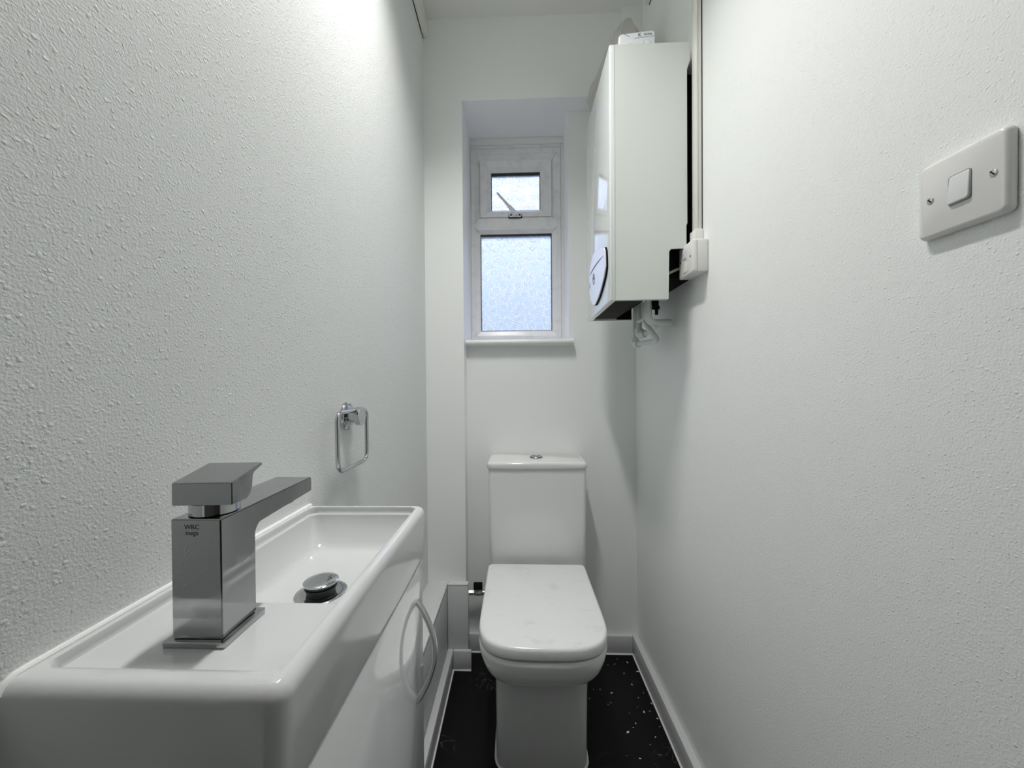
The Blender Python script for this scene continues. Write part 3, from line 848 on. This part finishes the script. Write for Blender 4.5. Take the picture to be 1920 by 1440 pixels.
# bowl: its near edge lies well in from the near rim
NB = .1155
bl(.0098, .0140, NB, .0136, DZ - .0002, .010)
for i in range(1, 5):
    a = PI / 2 * i / 4; q = .006 * math.sin(a)
    bl(.0098 + q * .4, .0140 + q * .6, NB + q, .0136 + q * .4, DZ - .0002 - .006 * (1 - math.cos(a)), .011)
bl(.0180, .030, NB + .012, .025, .820, .016)
bl(.0240, .0385, NB + .016, .033, .808, .018)
bl(.0290, .0440, NB + .020, .038, .8015, .020)
bl(.0360, .0510, NB + .026, .045, .7985, .022)
bl(.0560, .0700, NB + .05, .07, .7972, .022)
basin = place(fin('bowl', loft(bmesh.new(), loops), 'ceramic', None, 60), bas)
# waste with pop-up plug
DX, DY, DZF = -.2435, .4635, .7973
wst = place(fin('waste', lathe(bmesh.new(), (DX, DY, DZF), (0, 0, 1), [(0, .0300), (.0012, .0300), (.0020, .0285), (.0014, .022), (.0006, .018)], 40), 'chrome'), bas)
q = fin('plug_stem', lathe(bmesh.new(), (DX, DY, DZF + .0008), (0, 0, 1), [(0, .0165), (.0065, .0165), (.007, .0185), (.0085, .0185), (.009, .0165), (.0105, .0165), (.0108, .0190), (.0128, .0190)], 36), 'rubber', None, 30); sub(q, wst, bas)
q = fin('plug_cap', lathe(bmesh.new(), (DX, DY, DZF + .0137), (0, 0, 1), [(0, .0190), (.0006, .0202), (.0018, .0202), (.0030, .0185), (.0040, .012), (.0044, .005)], 40), 'chrome', None, 50); sub(q, wst, bas)
# sealant bead along the wall
place(fin('sealant', tube(bmesh.new(), [(XL + .0022, BY0 + .0012, RZ - .0085), (XL + .0022, BY0 + .0045, RZ - .0035), (XL + .0022, BY0 + .0095, RZ - .0006), (XL + .0022, BY0 + .0150, RZ - .0003), (XL + .0022, BY1 - .004, RZ - .0003)], .0032, 10), 'sealant'), bas)

# tap
tap = thing('basin_tap', 'square chrome mixer tap standing on the basin deck', 'tap', (-.254, .314, DZ))
C0, C1, CY0, CY1 = -.2755, -.2345, .2945, .3345
box('base_plate', C0 - .0045, C1 + .0045, CY0 - .004, CY1 + .005, DZ, DZ + .0050, 'chrome_smear', tap, .0006, 2)
# column and spout in one bent body
sp_ = [(CY0, DZ + .0052), (CY0, .9468), (CY0 + .02, .9471), (.4285, .9490), (.4285, .9335), (CY1 + .012, .9292)]
for i in range(1, 7):
    a = PI / 2 * i / 6
    sp_.append((CY1 + .010 - .010 * math.sin(a), .9192 + .010 * math.cos(a)))
sp_.append((CY1, DZ + .0052))
bm = prism(bmesh.new(), [(C0, y, z) for y, z in sp_], (C1 - C0, 0, 0))
bmesh.ops.recalc_face_normals(bm, faces=bm.faces)
bmesh.ops.bevel(bm, geom=[e for e in bm.edges if len(e.link_faces) == 2 and e.calc_face_angle(0) > .6], offset=.0009, segments=2, affect='EDGES')
body = place(fin('body', bm, 'chrome_smear', None, 30), tap); body['label'] = 'square column with flat spout'
xm = (C0 + C1) / 2
q = fin('aerator', lathe(bmesh.new(), (xm, .404, .9335), (0, 0, -1), [(0, .0125), (.0062, .0125), (.0068, .0115), (.0068, .010), (.004, .0095)], 28), 'chrome'); sub(q, body, tap)
place(fin('collar', lathe(bmesh.new(), (xm, (CY0 + CY1) / 2, .9471), (0, 0, 1), [(0, .0165), (.0005, .0178), (.0095, .0178), (.0100, .0170), (.0108, .0165)], 36), 'chrome'), tap)
# lever handle: wedge block whose top runs out into a thin lip
hp = [(0, 0), (0, .0180), (.0395, .0262), (.0395, .0235), (.0240, .0195), (.0215, .0175), (.0205, .0135), (.0200, .008), (.0180, .003), (.0150, 0)]
hp = [(0, 0), (0, .0180), (.0410, .0262), (.0410, .0236), (.0300, .0200), (.0275, .0180), (.0268, .0140), (.0262, .0085), (.0235, .003), (.0190, 0)]
MH = Matrix.Translation((-.2735, .2935, .9575)) @ Matrix.Rotation(math.radians(4), 4, 'Z')
bm = prism(bmesh.new(), [(0, y, z) for y, z in hp], (.0470, 0, 0))
bmesh.ops.recalc_face_normals(bm, faces=bm.faces)
bmesh.ops.bevel(bm, geom=[e for e in bm.edges if len(e.link_faces) == 2 and e.calc_face_angle(0) > .9], offset=.0007, segments=2, affect='EDGES')
bm.transform(MH)
place(fin('lever', bm, 'chrome_smear', None, 30), tap)
for s_, zz, sz in (('WRC', .9405, .0052), ('mega', .9358, .0050)):
    text('etched_mark', s_, sz, Matrix.Translation((xm - .003, CY0 - .0001, zz)) @ Matrix.Rotation(PI / 2, 4, 'X'), 'print', tap, .00008)

# slim vanity cabinet
cab = thing('vanity_cabinet', 'slim glossy white cabinet under the wash basin', 'cabinet', (-.25, .43, 0))
DXF = -.1555
box('carcass', XL + .001, DXF - .0195, .2450, .6135, .10, BZ0 - .0005, 'carcass', cab, .001)
box('plinth', XL + .001, DXF - .055, .2480, .6105, .0005, .0995, 'carcass', cab)
dr = box('door', DXF - .018, DXF, .2450, .6135, .105, BZ0 - .0035, 'door_gloss', cab, .0012, 2)
hy, hz0, hz1 = .5765, .5730, .7245
pts = []
for i in range(25):
    tt = i / 24
    pts.append(Vector((DXF + .0005 + .0270 * math.sin(PI * tt) ** .9, hy, hz0 + (hz1 - hz0) * tt)))
rows = []
for i, p_ in enumerate(pts):
    tg = (pts[min(i + 1, 24)] - pts[max(i - 1, 0)]).normalized(); nn = Vector((tg.z, 0, -tg.x))
    wY, wN = .0055, .0034
    rows.append([p_ + Vector((0, sy * wY, 0)) + nn * (sn * wN) for sy, sn in ((-1, -.5), (-.6, -1), (.6, -1), (1, -.5), (1, .5), (.6, 1), (-.6, 1), (-1, .5))])
q = fin('handle', loft(bmesh.new(), rows), 'satin', None, 50); q['label'] = 'bowed satin chrome handle'; sub(q, dr, cab)

# towel ring
RY, RZZ = .7615, .9925
t = thing('towel_ring', 'square chrome towel ring hanging on the left wall', 'towel ring', (XL, RY, RZZ))
place(fin('wall_plate', lathe(bmesh.new(), (XL + .0004, RY, RZZ), (1, 0, 0), [(0, .0285), (.004, .0285), (.0062, .0275), (.0072, .025), (.0078, .019), (.0100, .017)], 40), 'chrome', None, 50), t)
place(fin('post', lathe(bmesh.new(), (XL + .0102, RY, RZZ), (1, 0, 0), [(0, .013), (.0115, .013), (.0120, .0165), (.0135, .0187), (.0225, .0187), (.0235, .0178)], 36), 'chrome', None, 40), t)
RXX = XL + .0265
rp = [(RXX - .002, RY - .0895, 1.0045), (RXX - .001, RY - .0895, .8980), (RXX - .001, RY + .0415, .8980), (RXX - .002, RY + .0445, 1.0045)]
rp = [Vector(p_) for p_ in rp]
ring_pts = []
n4 = 4
for i in range(n4):
    a, p_, c = rp[i - 1], rp[i], rp[(i + 1) % n4]
    q = .020
    p1 = p_ + (a - p_).normalized() * q; p2 = p_ + (c - p_).normalized() * q
    for k in range(9):
        tt = k / 8
        ring_pts.append(p1 * (1 - tt) ** 2 + p_ * 2 * tt * (1 - tt) + p2 * tt * tt)
    for k in range(1, 8):
        nx = rp[(i + 1) % n4]; p3 = nx + (p_ - nx).normalized() * q
        ring_pts.append(p2 + (p3 - p2) * k / 8)
place(fin('ring', tube(bmesh.new(), ring_pts, .0041, 12, True), 'chrome', None, 60), t)

# paint flakes on the floor right of the toilet
zf = [(515, 385, 9), (385, 400, 5), (480, 493, 6), (320, 410, 3), (412, 350, 3), (355, 690, 8), (240, 655, 6), (175, 652, 4), (135, 745, 4), (320, 803, 6), (350, 787, 4),
      (625, 475, 11), (675, 688, 4), (625, 737, 4), (755, 795, 7), (737, 872, 5), (813, 945, 8), (597, 993, 7), (572, 1035, 6), (520, 1080, 11), (838, 1027, 4), (795, 1130, 7), (742, 1207, 4), (640, 1345, 8), (832, 1307, 3), (852, 1307, 3), (507, 1315, 3), (680, 880, 9), (560, 605, 7), (535, 890, 3), (615, 830, 4)]
for a, b_, r in zf:
    c = U(1080 + a / 5.333, 1170 + b_ / 5.333, z=.0008)
    if c.x > XR - .03: c.x = XR - .032
    n = 6; an = random.random() * 6.28; k = .35 + random.random() * .3
    r_ = r / 5.333 / F * c.y * 1.0 * 1.6
    P_ = []
    for i in range(n):
        th = 2 * PI * i / n; rr = r_ * (.75 + .5 * random.random())
        u, v = rr * math.cos(th), rr * math.sin(th) * k
        P_.append(Vector((u * math.cos(an) - v * math.sin(an), u * math.sin(an) + v * math.cos(an), random.random() * .0006)))
    o = fin('paint_flake', prism(bmesh.new(), P_, (0, 0, .0006)), 'flake', None, 0)
    o.location = (c.x, c.y, .0002)
    tag(o, 'tiny white paint flake lying on the black floor', 'flake', 'paint flakes on the floor')
